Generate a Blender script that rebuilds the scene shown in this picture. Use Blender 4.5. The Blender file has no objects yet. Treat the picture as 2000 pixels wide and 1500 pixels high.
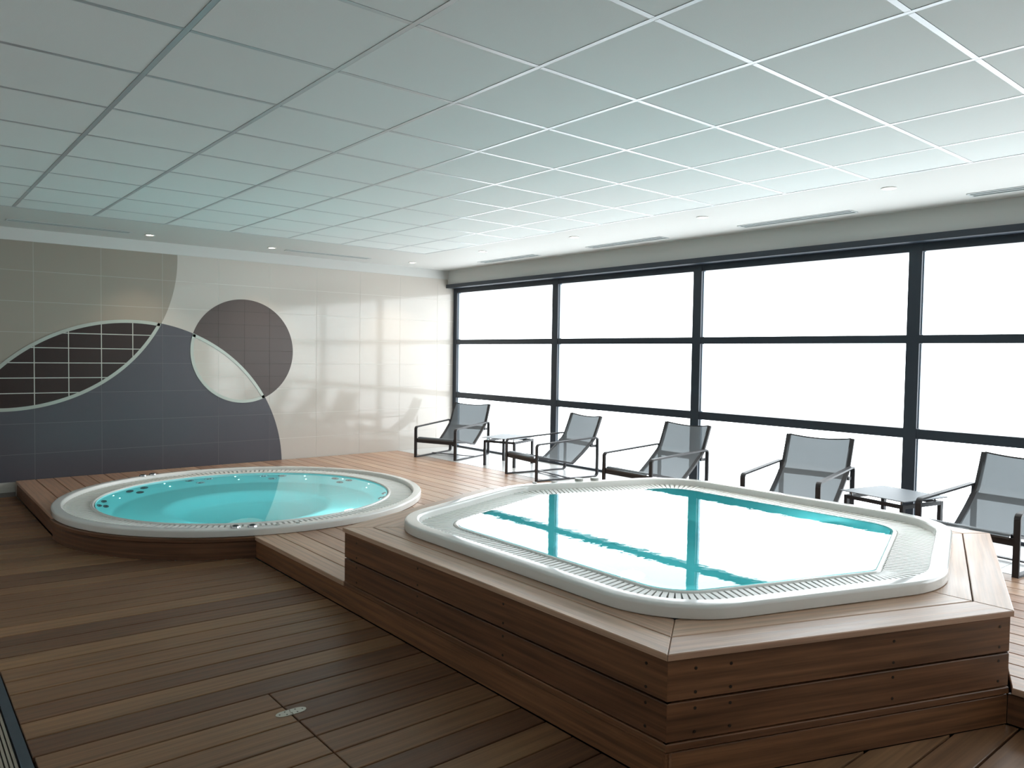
import bpy, math, random
from mathutils import Vector, Matrix
random.seed(7)
S = bpy.context.scene
COL = S.collection
pi = math.pi

# ------------------------------------------------------------------ camera
CAM = Vector((-0.2876, -2.9592, 1.4766))
yaw, pitch, roll = 0.69515, -0.03815, 0.01507
FWD = Vector((math.sin(yaw) * math.cos(pitch), math.cos(yaw) * math.cos(pitch), math.sin(pitch)))
R0 = Vector((math.cos(yaw), -math.sin(yaw), 0)); U0 = R0.cross(FWD)
RGT = R0 * math.cos(roll) + U0 * math.sin(roll)
UPV = -R0 * math.sin(roll) + U0 * math.cos(roll)
cd = bpy.data.cameras.new('camera'); cam = bpy.data.objects.new('camera', cd); COL.objects.link(cam)
cd.sensor_fit = 'HORIZONTAL'; cd.sensor_width = 36.0; cd.lens = 36.0 * 1485.93 / 2000.0
cd.clip_start = 0.05; cd.clip_end = 200
M = Matrix.Identity(4)
for i in range(3):
    M[i][0] = RGT[i]; M[i][1] = UPV[i]; M[i][2] = -FWD[i]; M[i][3] = CAM[i]
cam.matrix_world = M
S.camera = cam

# ------------------------------------------------------------------ world, light, exposure
W = bpy.data.worlds.new('overcast_sky'); S.world = W; W.use_nodes = True
W.node_tree.nodes['Background'].inputs[0].default_value = (0.86, 0.93, 1.0, 1)
W.node_tree.nodes['Background'].inputs[1].default_value = 3.0
WINDOW_GLOW = 3.9          # daylight passing through the frosted panes
LAMP_WATTS = 20.0
SPA_WATTS = 6.0            # lamps added under water to brighten the pools
S.view_settings.view_transform = 'Standard'; S.view_settings.look = 'None'
S.view_settings.gamma = 1.0; S.view_settings.use_curve_mapping = False
S.view_settings.exposure = 0.31
S.cycles.max_bounces = 8; S.cycles.diffuse_bounces = 4; S.cycles.glossy_bounces = 4
S.cycles.use_adaptive_sampling = True; S.cycles.adaptive_threshold = 0.03; S.cycles.adaptive_min_samples = 16
S.cycles.transmission_bounces = 5; S.cycles.transparent_max_bounces = 8
S.cycles.use_denoising = True
S.cycles.sample_clamp_indirect = 8.0

# ------------------------------------------------------------------ helpers
def lin(r, g, b):
    f = lambda c: (c / 255 / 12.92) if c / 255 <= 0.04045 else ((c / 255 + 0.055) / 1.055) ** 2.4
    return (f(r), f(g), f(b), 1.0)

def new_mat(name):
    m = bpy.data.materials.new(name); m.use_nodes = True
    nt = m.node_tree; nt.nodes.clear()
    out = nt.nodes.new('ShaderNodeOutputMaterial')
    return m, nt, out

def N(nt, t, **kw):
    n = nt.nodes.new(t)
    for k, v in kw.items(): setattr(n, k, v)
    return n

def noise_bump(nt, scale, strength, dist=0.002, vec=None):
    no = N(nt, 'ShaderNodeTexNoise'); no.inputs['Scale'].default_value = scale
    no.inputs['Detail'].default_value = 4
    if vec is not None: nt.links.new(vec, no.inputs['Vector'])
    else:
        tc = N(nt, 'ShaderNodeTexCoord'); nt.links.new(tc.outputs['Object'], no.inputs['Vector'])
    b = N(nt, 'ShaderNodeBump'); b.inputs['Strength'].default_value = strength
    b.inputs['Distance'].default_value = dist
    nt.links.new(no.outputs['Fac'], b.inputs['Height'])
    return b, no

def mat(name, col, rough=0.5, metal=0.0, spec=0.5, var=0.0, bump=0.0, bscale=60, coat=0.0, mottle=0.0):
    m, nt, out = new_mat(name)
    p = N(nt, 'ShaderNodeBsdfPrincipled'); nt.links.new(p.outputs[0], out.inputs[0])
    p.inputs['Roughness'].default_value = rough; p.inputs['Metallic'].default_value = metal
    p.inputs['Specular IOR Level'].default_value = spec
    p.inputs['Coat Weight'].default_value = coat
    b, no = noise_bump(nt, bscale, bump)
    if bump > 0: nt.links.new(b.outputs[0], p.inputs['Normal'])
    hs = N(nt, 'ShaderNodeHueSaturation'); hs.inputs['Color'].default_value = col
    a = N(nt, 'ShaderNodeMath', operation='MULTIPLY_ADD')
    oi = N(nt, 'ShaderNodeObjectInfo'); nt.links.new(oi.outputs['Random'], a.inputs[0])
    a.inputs[1].default_value = var; a.inputs[2].default_value = 1 - var / 2
    a2 = N(nt, 'ShaderNodeMath', operation='MULTIPLY_ADD')
    nt.links.new(no.outputs['Fac'], a2.inputs[0]); a2.inputs[1].default_value = mottle
    nt.links.new(a.outputs[0], a2.inputs[2])
    nt.links.new(a2.outputs[0], hs.inputs['Value'])
    nt.links.new(hs.outputs[0], p.inputs['Base Color'])
    return m

def wood(name, stops, rough=0.42, grain=1.0, spec=0.45, sat=1.0, coord='Object'):
    """timber: grain runs along local X; each board takes its own tone"""
    m, nt, out = new_mat(name)
    p = N(nt, 'ShaderNodeBsdfPrincipled'); nt.links.new(p.outputs[0], out.inputs[0])
    tc = N(nt, 'ShaderNodeTexCoord'); oi = N(nt, 'ShaderNodeObjectInfo')
    sh = N(nt, 'ShaderNodeVectorMath', operation='MULTIPLY_ADD')
    sc = N(nt, 'ShaderNodeMath', operation='MULTIPLY'); sc.inputs[1].default_value = 37.0
    nt.links.new(oi.outputs['Random'], sc.inputs[0])
    sh.inputs[1].default_value = (1, 1, 1)
    nt.links.new(tc.outputs[coord], sh.inputs[0]); nt.links.new(sc.outputs[0], sh.inputs[2])
    def stretched(v, scale, detail, dist=0.0):
        mp = N(nt, 'ShaderNodeMapping'); mp.inputs['Scale'].default_value = v
        nt.links.new(sh.outputs[0], mp.inputs['Vector'])
        no = N(nt, 'ShaderNodeTexNoise'); no.inputs['Scale'].default_value = scale
        no.inputs['Detail'].default_value = detail; no.inputs['Distortion'].default_value = dist
        nt.links.new(mp.outputs[0], no.inputs['Vector'])
        return no
    fine = stretched((1.6, 60, 60), 1.6, 6)
    broad = stretched((0.7, 9, 9), 1.5, 3, 1.2)
    patch = stretched((1.0, 2.2, 2.2), 2.0, 3)
    ramp = N(nt, 'ShaderNodeValToRGB')
    while len(ramp.color_ramp.elements) > 1: ramp.color_ramp.elements.remove(ramp.color_ramp.elements[-1])
    for i, (pos, c) in enumerate(stops):
        e = ramp.color_ramp.elements[0] if i == 0 else ramp.color_ramp.elements.new(pos)
        e.position = pos; e.color = c
    # board tone + patches choose the place on the ramp
    a = N(nt, 'ShaderNodeMath', operation='MULTIPLY_ADD'); a.inputs[1].default_value = 0.62; a.inputs[2].default_value = -0.02
    nt.links.new(oi.outputs['Random'], a.inputs[0])
    b = N(nt, 'ShaderNodeMath', operation='MULTIPLY_ADD'); b.inputs[1].default_value = 0.4
    nt.links.new(patch.outputs['Fac'], b.inputs[0]); nt.links.new(a.outputs[0], b.inputs[2])
    nt.links.new(b.outputs[0], ramp.inputs[0])
    g = N(nt, 'ShaderNodeMath', operation='MULTIPLY_ADD'); g.inputs[1].default_value = 0.9 * grain; g.inputs[2].default_value = 1 - 0.45 * grain
    nt.links.new(fine.outputs['Fac'], g.inputs[0])
    g2 = N(nt, 'ShaderNodeMath', operation='MULTIPLY_ADD'); g2.inputs[1].default_value = 0.7 * grain; g2.inputs[2].default_value = -0.35 * grain
    nt.links.new(broad.outputs['Fac'], g2.inputs[0])
    add = N(nt, 'ShaderNodeMath', operation='ADD'); nt.links.new(g.outputs[0], add.inputs[0]); nt.links.new(g2.outputs[0], add.inputs[1])
    hs = N(nt, 'ShaderNodeHueSaturation'); hs.inputs['Saturation'].default_value = sat
    nt.links.new(ramp.outputs[0], hs.inputs['Color']); nt.links.new(add.outputs[0], hs.inputs['Value'])
    nt.links.new(hs.outputs[0], p.inputs['Base Color'])
    wv = N(nt, 'ShaderNodeTexWave', wave_type='RINGS', rings_direction='X'); wv.inputs['Scale'].default_value = 1.0
    wv.inputs['Distortion'].default_value = 7.0; wv.inputs['Detail'].default_value = 2.5; wv.inputs['Detail Scale'].default_value = 0.9
    wm = N(nt, 'ShaderNodeMapping'); wm.inputs['Scale'].default_value = (0.5, 9, 9); nt.links.new(sh.outputs[0], wm.inputs['Vector']); nt.links.new(wm.outputs[0], wv.inputs['Vector'])
    wa = N(nt, 'ShaderNodeMath', operation='MULTIPLY_ADD'); wa.inputs[1].default_value = 0.20 * grain
    nt.links.new(wv.outputs['Fac'], wa.inputs[0]); nt.links.new(add.outputs[0], wa.inputs[2]); nt.links.new(wa.outputs[0], hs.inputs['Value'])
    r = N(nt, 'ShaderNodeMath', operation='MULTIPLY_ADD'); r.inputs[1].default_value = 0.25; r.inputs[2].default_value = rough - 0.1
    nt.links.new(broad.outputs['Fac'], r.inputs[0]); nt.links.new(r.outputs[0], p.inputs['Roughness'])
    p.inputs['Specular IOR Level'].default_value = spec
    bp = N(nt, 'ShaderNodeBump'); bp.inputs['Strength'].default_value = 0.35; bp.inputs['Distance'].default_value = 0.0015
    nt.links.new(fine.outputs['Fac'], bp.inputs['Height']); nt.links.new(bp.outputs[0], p.inputs['Normal'])
    return m

def emit(name, col, strength):
    m, nt, out = new_mat(name)
    e = N(nt, 'ShaderNodeEmission'); e.inputs[0].default_value = col; e.inputs[1].default_value = strength
    nt.links.new(e.outputs[0], out.inputs[0])
    return m

def water_mat(name, tint, wave, wscale):
    m, nt, out = new_mat(name)
    fr = N(nt, 'ShaderNodeFresnel'); fr.inputs['IOR'].default_value = 1.333
    gl = N(nt, 'ShaderNodeBsdfGlossy'); gl.inputs['Roughness'].default_value = 0.0; gl.inputs['Color'].default_value = (1, 1, 1, 1)
    rf = N(nt, 'ShaderNodeBsdfRefraction'); rf.inputs['IOR'].default_value = 1.333; rf.inputs['Roughness'].default_value = 0.0
    rf.inputs['Color'].default_value = tint
    mx = N(nt, 'ShaderNodeMixShader')
    nt.links.new(fr.outputs[0], mx.inputs[0]); nt.links.new(rf.outputs[0], mx.inputs[1]); nt.links.new(gl.outputs[0], mx.inputs[2])
    nt.links.new(mx.outputs[0], out.inputs[0])
    b, no = noise_bump(nt, wscale, wave, 0.01)
    no.inputs['Detail'].default_value = 2
    for n in (fr, gl, rf): nt.links.new(b.outputs[0], n.inputs['Normal'])
    return m

def sling_mat(name):
    m, nt, out = new_mat(name)
    p = N(nt, 'ShaderNodeBsdfPrincipled'); p.inputs['Base Color'].default_value = lin(92, 99, 105); p.inputs['Roughness'].default_value = 0.5
    tl = N(nt, 'ShaderNodeBsdfTranslucent'); tl.inputs['Color'].default_value = lin(92, 98, 102)
    tr = N(nt, 'ShaderNodeBsdfTransparent'); tr.inputs[0].default_value = (0.88, 0.96, 1.0, 1)
    tc = N(nt, 'ShaderNodeTexCoord')
    w = N(nt, 'ShaderNodeTexNoise'); w.inputs['Scale'].default_value = 1.0; w.inputs['Detail'].default_value = 2
    mp = N(nt, 'ShaderNodeMapping'); mp.inputs['Scale'].default_value = (30, 420, 30)
    nt.links.new(tc.outputs['Object'], mp.inputs[0]); nt.links.new(mp.outputs[0], w.inputs['Vector'])
    a = N(nt, 'ShaderNodeMixShader'); a.inputs[0].default_value = 0.07
    nt.links.new(p.outputs[0], a.inputs[1]); nt.links.new(tl.outputs[0], a.inputs[2])
    f = N(nt, 'ShaderNodeMath', operation='MULTIPLY_ADD'); f.inputs[1].default_value = 0.04; f.inputs[2].default_value = 0.03
    nt.links.new(w.outputs['Fac'], f.inputs[0])
    b = N(nt, 'ShaderNodeMixShader'); nt.links.new(f.outputs[0], b.inputs[0])
    nt.links.new(a.outputs[0], b.inputs[1]); nt.links.new(tr.outputs[0], b.inputs[2])
    nt.links.new(b.outputs[0], out.inputs[0])
    return m

def pane_mat():
    m, nt, out = new_mat('frosted_glass')
    p = N(nt, 'ShaderNodeBsdfPrincipled'); p.inputs['Base Color'].default_value = (0.75, 0.78, 0.8, 1)
    p.inputs['Roughness'].default_value = 0.25
    geo = N(nt, 'ShaderNodeNewGeometry')
    no = N(nt, 'ShaderNodeTexNoise'); no.inputs['Scale'].default_value = 0.7; no.inputs['Detail'].default_value = 2
    nt.links.new(geo.outputs['Position'], no.inputs['Vector'])
    a = N(nt, 'ShaderNodeMath', operation='MULTIPLY_ADD'); a.inputs[1].default_value = 0.16 * WINDOW_GLOW; a.inputs[2].default_value = 0.92 * WINDOW_GLOW
    nt.links.new(no.outputs['Fac'], a.inputs[0])
    p.inputs['Emission Color'].default_value = (0.90, 0.965, 1.0, 1)
    nt.links.new(a.outputs[0], p.inputs['Emission Strength'])
    nt.links.new(p.outputs[0], out.inputs[0])
    return m

MT = {
 'plaster': mat('white_plaster', lin(203, 203, 200), 0.7, bump=0.05, bscale=200),
 'plaster_wall': mat('side_wall_paint', lin(226, 224, 220), 0.7, bump=0.05, bscale=120),
 'ctile': mat('ceiling_tile_board', lin(219, 223, 222), 0.8, var=0.03, bump=0.25, bscale=350, mottle=0.05),
 'cbar': mat('ceiling_grid_metal', lin(190, 194, 197), 0.36, metal=0.4),
 'cvoid': mat('ceiling_void', lin(40, 42, 44), 0.9),
 'grout': mat('grout', lin(214, 211, 204), 0.8),
 'grout_taupe': mat('taupe_grout', lin(176, 170, 160), 0.8),
 'grout_slate': mat('slate_grout', lin(112, 112, 117), 0.8),
 'grout_dark': mat('dark_grout', lin(58, 50, 48), 0.8),
 'grout_pale': mat('pale_grout', lin(196, 198, 190), 0.8),
 'cream': mat('cream_glazed_tile', lin(197, 190, 182), 0.085, spec=0.5, var=0.02),
 'beige': mat('taupe_glazed_tile', lin(153, 144, 133), 0.16, spec=0.45, var=0.03),
 'slate': mat('slate_grey_tile', lin(78, 77, 84), 0.30, spec=0.4, var=0.05, mottle=0.06, bscale=20),
 'brown': mat('brown_tile', lin(78, 66, 62), 0.30, spec=0.4, var=0.05),
 'umber': mat('dark_brown_tile', lin(46, 34, 32), 0.30, spec=0.4, var=0.12),
 'trim': mat('brushed_metal_trim', lin(172, 178, 170), 0.35, metal=0.35),
 'skirt': mat('pale_skirting', lin(182, 180, 174), 0.4),
 'skirt2': mat('grey_cove', lin(120, 118, 116), 0.5),
 'ftile': mat('pale_floor_tile', lin(198, 198, 196), 0.28, spec=0.5, var=0.03, mottle=0.04, bscale=15),
 'frame': mat('anthracite_frame', lin(42, 51, 62), 0.38, spec=0.5),  # base colour set bluer and lighter: window flare put into the tone
 'bead': mat('silver_glazing_bead', lin(150, 165, 178), 0.3, metal=0.6),
 'pane': pane_mat(),
 'acrylic': mat('white_spa_acrylic', lin(226, 226, 222), 0.16, spec=0.5, coat=0.3),
 'grate': mat('white_grate_plastic', lin(232, 233, 229), 0.4),
 'trough': mat('overflow_channel', lin(176, 182, 180), 0.5),
 'basin': mat('aqua_basin', lin(176, 238, 240), 0.35),
 'jet': mat('steel_jet', lin(120, 130, 132), 0.25, metal=0.8),
 'jetdark': mat('jet_opening', lin(30, 50, 54), 0.5),
 'chrome': mat('chrome', lin(190, 194, 196), 0.12, metal=1.0),
 'button': mat('grey_button', lin(176, 176, 170), 0.4),
 'ulamp': emit('added_lamp_lens', (0.8, 1.0, 1.0, 1), 4.0),
 'fibre': emit('fibre_light', (0.85, 1.0, 0.85, 1), 14.0),
 'water1': water_mat('spa_water', (0.66, 0.97, 0.985, 1), 0.005, 5.0),
 'water2': water_mat('rippled_spa_water', (0.50, 0.94, 0.97, 1), 0.022, 11.0),
 'cframe': mat('charcoal_chair_metal', lin(54, 54, 57), 0.45, spec=0.35),
 'sling': sling_mat('mesh_sling'),
 'tabletop': mat('grey_table_panel', lin(112, 118, 124), 0.5, spec=0.35),
 'vent': mat('vent_metal', lin(190, 196, 196), 0.4),
 'ventdark': mat('vent_slot', lin(98, 106, 106), 0.7),
 'lampring': mat('lamp_ring', lin(222, 222, 216), 0.3),
 'lamp': emit('lamp_glow', (1.0, 0.86, 0.66, 1), 14.0),
 'steel': mat('stainless_plate', lin(190, 186, 176), 0.3, metal=0.7),
 'screw': mat('screw_head', lin(52, 44, 38), 0.4, metal=0.5),
 'matframe': mat('blued_steel_frame', lin(74, 84, 94), 0.35, metal=0.6, mottle=0.3, bscale=25),
 'matrib': mat('worn_mat_rib', lin(150, 142, 128), 0.8, bump=0.4, bscale=250, mottle=0.2),
 'matbase': mat('mat_groove', lin(58, 58, 58), 0.9),
 'under': mat('dark_joists', lin(26, 18, 13), 0.9),
}
MT['deck_low'] = wood('shaded_aged_timber', [(0.0, lin(88, 61, 44)), (0.3, lin(106, 76, 55)), (0.55, lin(122, 90, 64)), (0.8, lin(136, 103, 73)), (1.0, lin(104, 78, 60))])  # same timber as the raised deck, aged browns with shade in the tone
MT['deck_up'] = wood('lit_deck_timber', [(0.0, lin(148, 114, 94)), (0.4, lin(170, 136, 113)), (0.7, lin(184, 153, 129)), (1.0, lin(168, 131, 106))], rough=0.34, spec=0.6)  # same timber in paler stops: window light and sheen put into the colour
CL = [(0.0, lin(76, 49, 32)), (0.45, lin(98, 65, 42)), (0.75, lin(112, 77, 51)), (1.0, lin(90, 59, 38))]
MT['cladding'] = wood('brown_cladding_timber', CL, grain=1.7)
MT['cladding_bent'] = wood('bent_cladding_timber', CL, grain=1.7, coord='UV')

def obj(name, verts, faces, material, parent=None, smooth=False, loc=None, rz=0.0):
    me = bpy.data.meshes.new(name)
    me.from_pydata([tuple(v) for v in verts], [], faces)
    if isinstance(material, str): material = MT[material]
    me.materials.append(material)
    me.validate()
    if smooth:
        for p in me.polygons: p.use_smooth = True
    me.update()
    o = bpy.data.objects.new(name, me); COL.objects.link(o)
    if parent is not None: o.parent = parent
    if loc is not None: o.location = loc
    o.rotation_euler.z = rz
    return o

def recalc(o):
    import bmesh
    bm = bmesh.new(); bm.from_mesh(o.data); bmesh.ops.recalc_face_normals(bm, faces=bm.faces); bm.to_mesh(o.data); bm.free()
    return o

def crisp(o):
    wn = o.modifiers.new('weighted_normals', 'WEIGHTED_NORMAL'); wn.mode = 'FACE_AREA'; wn.weight = 80
    return o

def thing(name, label, cat, loc=(0, 0, 0), rz=0.0, group=None):
    o = bpy.data.objects.new(name, None); COL.objects.link(o)
    o.empty_display_size = 0.1
    o.location = loc; o.rotation_euler.z = rz
    o['label'] = label; o['category'] = cat
    if group: o['group'] = group
    return o

def struct(name, label=None):
    o = bpy.data.objects.new(name, None); COL.objects.link(o); o['kind'] = 'structure'
    if label: o['label'] = label
    return o

class MB:
    def __init__(s): s.v = []; s.f = []
    def add(s, V, F):
        n = len(s.v); s.v += [tuple(x) for x in V]; s.f += [tuple(i + n for i in f) for f in F]; return s
    def box(s, a, b):
        x0, y0, z0 = a; x1, y1, z1 = b
        V = [(x0, y0, z0), (x1, y0, z0), (x1, y1, z0), (x0, y1, z0), (x0, y0, z1), (x1, y0, z1), (x1, y1, z1), (x0, y1, z1)]
        return s.add(V, [(0, 3, 2, 1), (4, 5, 6, 7), (0, 1, 5, 4), (1, 2, 6, 5), (2, 3, 7, 6), (3, 0, 4, 7)])
    def prism(s, poly, z0, z1):
        n = len(poly)
        V = [(x, y, z0) for x, y in poly] + [(x, y, z1) for x, y in poly]
        F = [tuple(range(n - 1, -1, -1)), tuple(range(n, 2 * n))] + [(i, (i + 1) % n, n + (i + 1) % n, n + i) for i in range(n)]
        return s.add(V, F)
    def cyl(s, c, r, z0, z1, n=16, r2=None):
        r2 = r if r2 is None else r2
        V = [(c[0] + r * math.cos(2 * pi * i / n), c[1] + r * math.sin(2 * pi * i / n), z0) for i in range(n)]
        V += [(c[0] + r2 * math.cos(2 * pi * i / n), c[1] + r2 * math.sin(2 * pi * i / n), z1) for i in range(n)]
        return s.add(V, [tuple(range(n - 1, -1, -1)), tuple(range(n, 2 * n))] + [(i, (i + 1) % n, n + (i + 1) % n, n + i) for i in range(n)])
    def obj(s, name, m, parent=None, smooth=False, loc=None, rz=0.0):
        return obj(name, s.v, s.f, m, parent, smooth, loc, rz)

def ccw(poly):
    a = sum(poly[i][0] * poly[(i + 1) % len(poly)][1] - poly[(i + 1) % len(poly)][0] * poly[i][1] for i in range(len(poly)))
    return poly if a > 0 else poly[::-1]

def clean(poly, eps=1e-4):
    out = []
    for p in poly:
        if not out or math.hypot(p[0] - out[-1][0], p[1] - out[-1][1]) > eps: out.append(p)
    while len(out) > 1 and math.hypot(out[0][0] - out[-1][0], out[0][1] - out[-1][1]) < eps: out.pop()
    return out

def inset(poly, d):
    n = len(poly); out = []
    for i in range(n):
        p0, p1, p2 = Vector(poly[i - 1]), Vector(poly[i]), Vector(poly[(i + 1) % n])
        e1 = (p1 - p0).normalized(); e2 = (p2 - p1).normalized()
        n1 = Vector((-e1.y, e1.x)); n2 = Vector((-e2.y, e2.x)); b = n1 + n2
        k = max(0.35, 1 + n1.dot(n2)); q = p1 + b * (d / k); out.append((q.x, q.y))
    return out

def plank(name, poly, z0, z1, ang, m, parent, ch=0.003):
    """flat board: world polygon, grain along ang, eased top edge"""
    poly = ccw(clean(poly))
    if len(poly) < 3: return None
    cx = sum(p[0] for p in poly) / len(poly); cy = sum(p[1] for p in poly) / len(poly)
    ca, sa = math.cos(-ang), math.sin(-ang)
    L = [((x - cx) * ca - (y - cy) * sa, (x - cx) * sa + (y - cy) * ca) for x, y in poly]
    n = len(L); I = inset(L, ch); h = z1 - z0
    V = [(x, y, 0) for x, y in L] + [(x, y, h - ch) for x, y in L] + [(x, y, h) for x, y in I]
    F = [tuple(range(n - 1, -1, -1)), tuple(range(2 * n, 3 * n))]
    for i in range(n):
        j = (i + 1) % n
        F += [(i, j, n + j, n + i), (n + i, n + j, 2 * n + j, 2 * n + i)]
    return obj(name, V, F, m, parent, False, (cx, cy, z0), ang)

def upright(name, a, b, z0, z1, t, m, parent, ch=0.003):
    """vertical board from a to b (front face on the left-hand side of a->b is outward), thickness t going inward"""
    a = Vector(a); b = Vector(b); L = (b - a).length; ang = math.atan2(b.y - a.y, b.x - a.x)
    h = z1 - z0
    # local: x along, y from 0 (front) to +t (inward = left of a->b), z up
    prof = [(ch, 0), (0, ch), (0, h - ch), (ch, h), (t, h), (t, 0)]
    V = [(0, y, z) for y, z in prof] + [(L, y, z) for y, z in prof]
    n = 6
    F = [tuple(range(n)), tuple(range(2 * n - 1, n - 1, -1))] + [(i, n + i, n + (i + 1) % n, (i + 1) % n) for i in range(n)]
    V = [(x - L / 2, y, z) for x, y, z in V]
    mid = (a + b) / 2
    return recalc(obj(name, V, F, m, parent, False, (mid.x, mid.y, z0), ang))

def ring_strip(sections, closed_profile=False):
    """sections: list of closed loops (same count) -> faces between successive loops"""
    n = len(sections[0]); V = [p for s in sections for p in s]; F = []
    m = len(sections)
    for k in range(m - (0 if closed_profile else 1)):
        k2 = (k + 1) % m
        for i in range(n):
            j = (i + 1) % n
            F.append((k * n + i, k * n + j, k2 * n + j, k2 * n + i))
    return V, F

# key levels
ZD, ZC, ZP = 0.155, 2.65, 0.472        # raised deck, ceiling, spa platform
YB, XW = 5.955, 5.935                  # tiled wall, plaster band above windows
XF = 6.04                              # window frame face
YR, XL = -4.9, -1.3                    # unseen ends of the room
SC = (2.28, 3.80)                      # round spa centre
DX0, DX1 = 0.745, 5.13                 # raised deck edges
STEPX = 1.76
HC = (3.237, -0.187); HW, HCY, HAP = 1.487, 1.172, 1.745   # hexagonal platform

# ------------------------------------------------------------------ room shell
def wall_box(name, a, b, m):
    o = MB().box(a, b).obj(name, m); o['kind'] = 'structure'; return o

wall_back = wall_box('wall_back', (XL, YB + 0.0016, -0.9), (6.3, YB + 0.25, 2.9), 'grout')
wall_left = wall_box('wall_left', (XL - 0.2, YR, -0.9), (XL, YB + 0.25, 2.9), 'plaster_wall')
wall_front = wall_box('wall_front', (XL - 0.2, YR - 0.2, -0.9), (6.3, YR, 2.9), 'plaster_wall')
wall_right = wall_box('wall_right', (XW, YR, 2.455), (6.3, YB + 0.012, 2.9), 'plaster')
# white band above the wall tiles
MB().box((XL, YB - 0.012, 2.53), (XW, YB + 0.012, 2.66)).obj('plaster_band', 'plaster', wall_back)
# pale skirting and grey cove on the lower level
MB().box((XL, YB - 0.010, 0.045), (DX0, YB + 0.012, 0.142)).obj('skirting_tile', 'skirt', wall_back)
MB().box((XL, YB - 0.018, 0.0), (DX0, YB + 0.012, 0.045)).obj('skirting_cove', 'skirt2', wall_back)

# ------------------------------------------------------------------ tiled mural wall
def clip_convex(poly, clip):
    """Sutherland-Hodgman, clip is ccw convex"""
    out = poly
    for i in range(len(clip)):
        a = clip[i]; b = clip[(i + 1) % len(clip)]
        side = lambda p: (b[0] - a[0]) * (p[1] - a[1]) - (b[1] - a[1]) * (p[0] - a[0])
        src = out; out = []
        for k in range(len(src)):
            p = src[k]; q = src[(k + 1) % len(src)]; sp = side(p); sq = side(q)
            if sp >= 0: out.append(p)
            if (sp >= 0) != (sq >= 0):
                t = sp / (sp - sq); out.append((p[0] + t * (q[0] - p[0]), p[1] + t * (q[1] - p[1])))
        if not out: return []
    return clean(out)

def circle_poly(c, r, n=200):
    return [(c[0] + r * math.cos(2 * pi * i / n), c[1] + r * math.sin(2 * pi * i / n)) for i in range(n)]

BEI = ((0.637, 2.490), 1.646); SLA = ((1.809, 0.107), 1.685); BRO = ((3.025, 1.473), 0.607)
inside = lambda p, c: (p[0] - c[0][0]) ** 2 + (p[1] - c[0][1]) ** 2 < c[1] ** 2
cpoly = {k: circle_poly(*c) for k, c in (('b', BEI), ('s', SLA), ('w', BRO))}

def wall_piece(name, poly, y_front, m, depth=0.003):
    poly = ccw(clean(poly))
    if len(poly) < 3: return
    n = len(poly); cx = sum(p[0] for p in poly) / n; cz = sum(p[1] for p in poly) / n
    V = [(x - cx, 0, z - cz) for x, z in poly] + [(x - cx, depth, z - cz) for x, z in poly]
    F = [tuple(range(n)), tuple(range(2 * n - 1, n - 1, -1))] + [(i, n + i, n + (i + 1) % n, (i + 1) % n) for i in range(n)]
    return obj(name, V, F, m, wall_back, False, (cx, y_front, cz))

TX, TZ = 0.6057, 0.3043
xs0, zs0 = 0.9146, 1.3265
def grid_cells(px, pz, x_min, x_max, z_min, z_max, g):
    i0 = math.floor((x_min - xs0) / px) ; i1 = math.ceil((x_max - xs0) / px)
    j0 = math.floor((z_min - zs0) / pz) ; j1 = math.ceil((z_max - zs0) / pz)
    for i in range(i0, i1):
        for j in range(j0, j1):
            a, b = max(xs0 + i * px, x_min), min(xs0 + (i + 1) * px, x_max)
            c, d = max(zs0 + j * pz, z_min), min(zs0 + (j + 1) * pz, z_max)
            if b - a > 0.02 and d - c > 0.01:
                yield [(a + g, c + g), (b - g, c + g), (b - g, d - g), (a + g, d - g)]

XT = 6.10
def z_low(poly): return 0.142 if max(p[0] for p in poly) <= DX0 + 0.1 else ZD - 0.005
for cell in grid_cells(TX, TZ, XL, XT, 0.142, 2.53, 0.0022):
    for key, cc in (('b', BEI), ('s', SLA), ('w', BRO)):
        if all(inside(p, cc) for p in cell): break
    else:
        wall_piece('wall_tile', cell, YB, 'cream')
WR = [(XL, 0.142), (XT, 0.142), (XT, 2.53), (XL, 2.53)]
wall_piece('grout_bed', clip_convex(cpoly['b'], WR), YB - 0.0004, 'grout_taupe', 0.002)
wall_piece('grout_bed', clip_convex(cpoly['s'], WR), YB - 0.0013, 'grout_slate', 0.002)
for cell in grid_cells(TX, TZ, XL, XT, 0.142, 2.53, 0.0018):
    p = clip_convex(cell, cpoly['b'])
    if len(p) > 2: wall_piece('wall_tile', p, YB - 0.0008, 'beige')
    p = clip_convex(cell, cpoly['s'])
    if len(p) > 2: wall_piece('wall_tile', p, YB - 0.0020, 'slate')
# brown disc of half-size tiles
wall_piece('grout_bed', cpoly['w'], YB - 0.0003, 'grout_dark', 0.005)
for cell in grid_cells(TX / 2, TZ / 2, 2.3, 3.75, 0.8, 2.15, 0.0014):
    p = clip_convex(cell, cpoly['w'])
    if len(p) > 2: wall_piece('small_tile', p, YB - 0.0010, 'brown', 0.004)
lens2 = clip_convex(cpoly['w'], cpoly['s'])
wall_piece('grout_bed', lens2, YB - 0.0028, 'grout_pale', 0.004)
for cell in grid_cells(TX / 2, TZ / 2, 2.3, 3.75, 0.8, 2.15, 0.0014):
    p = clip_convex(cell, lens2)
    if len(p) > 2: wall_piece('small_tile', p, YB - 0.0036, 'cream', 0.003)
lens1 = clip_convex(cpoly['b'], cpoly['s'])
wall_piece('grout_bed', lens1, YB - 0.0028, 'grout_pale', 0.004)
for cell in grid_cells(TX / 2, TZ / 2, -1.1, 2.2, 0.75, 1.85, 0.0042):
    p = clip_convex(cell, lens1)
    if len(p) > 2: wall_piece('small_tile', p, YB - 0.0036, 'umber', 0.003)
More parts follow.
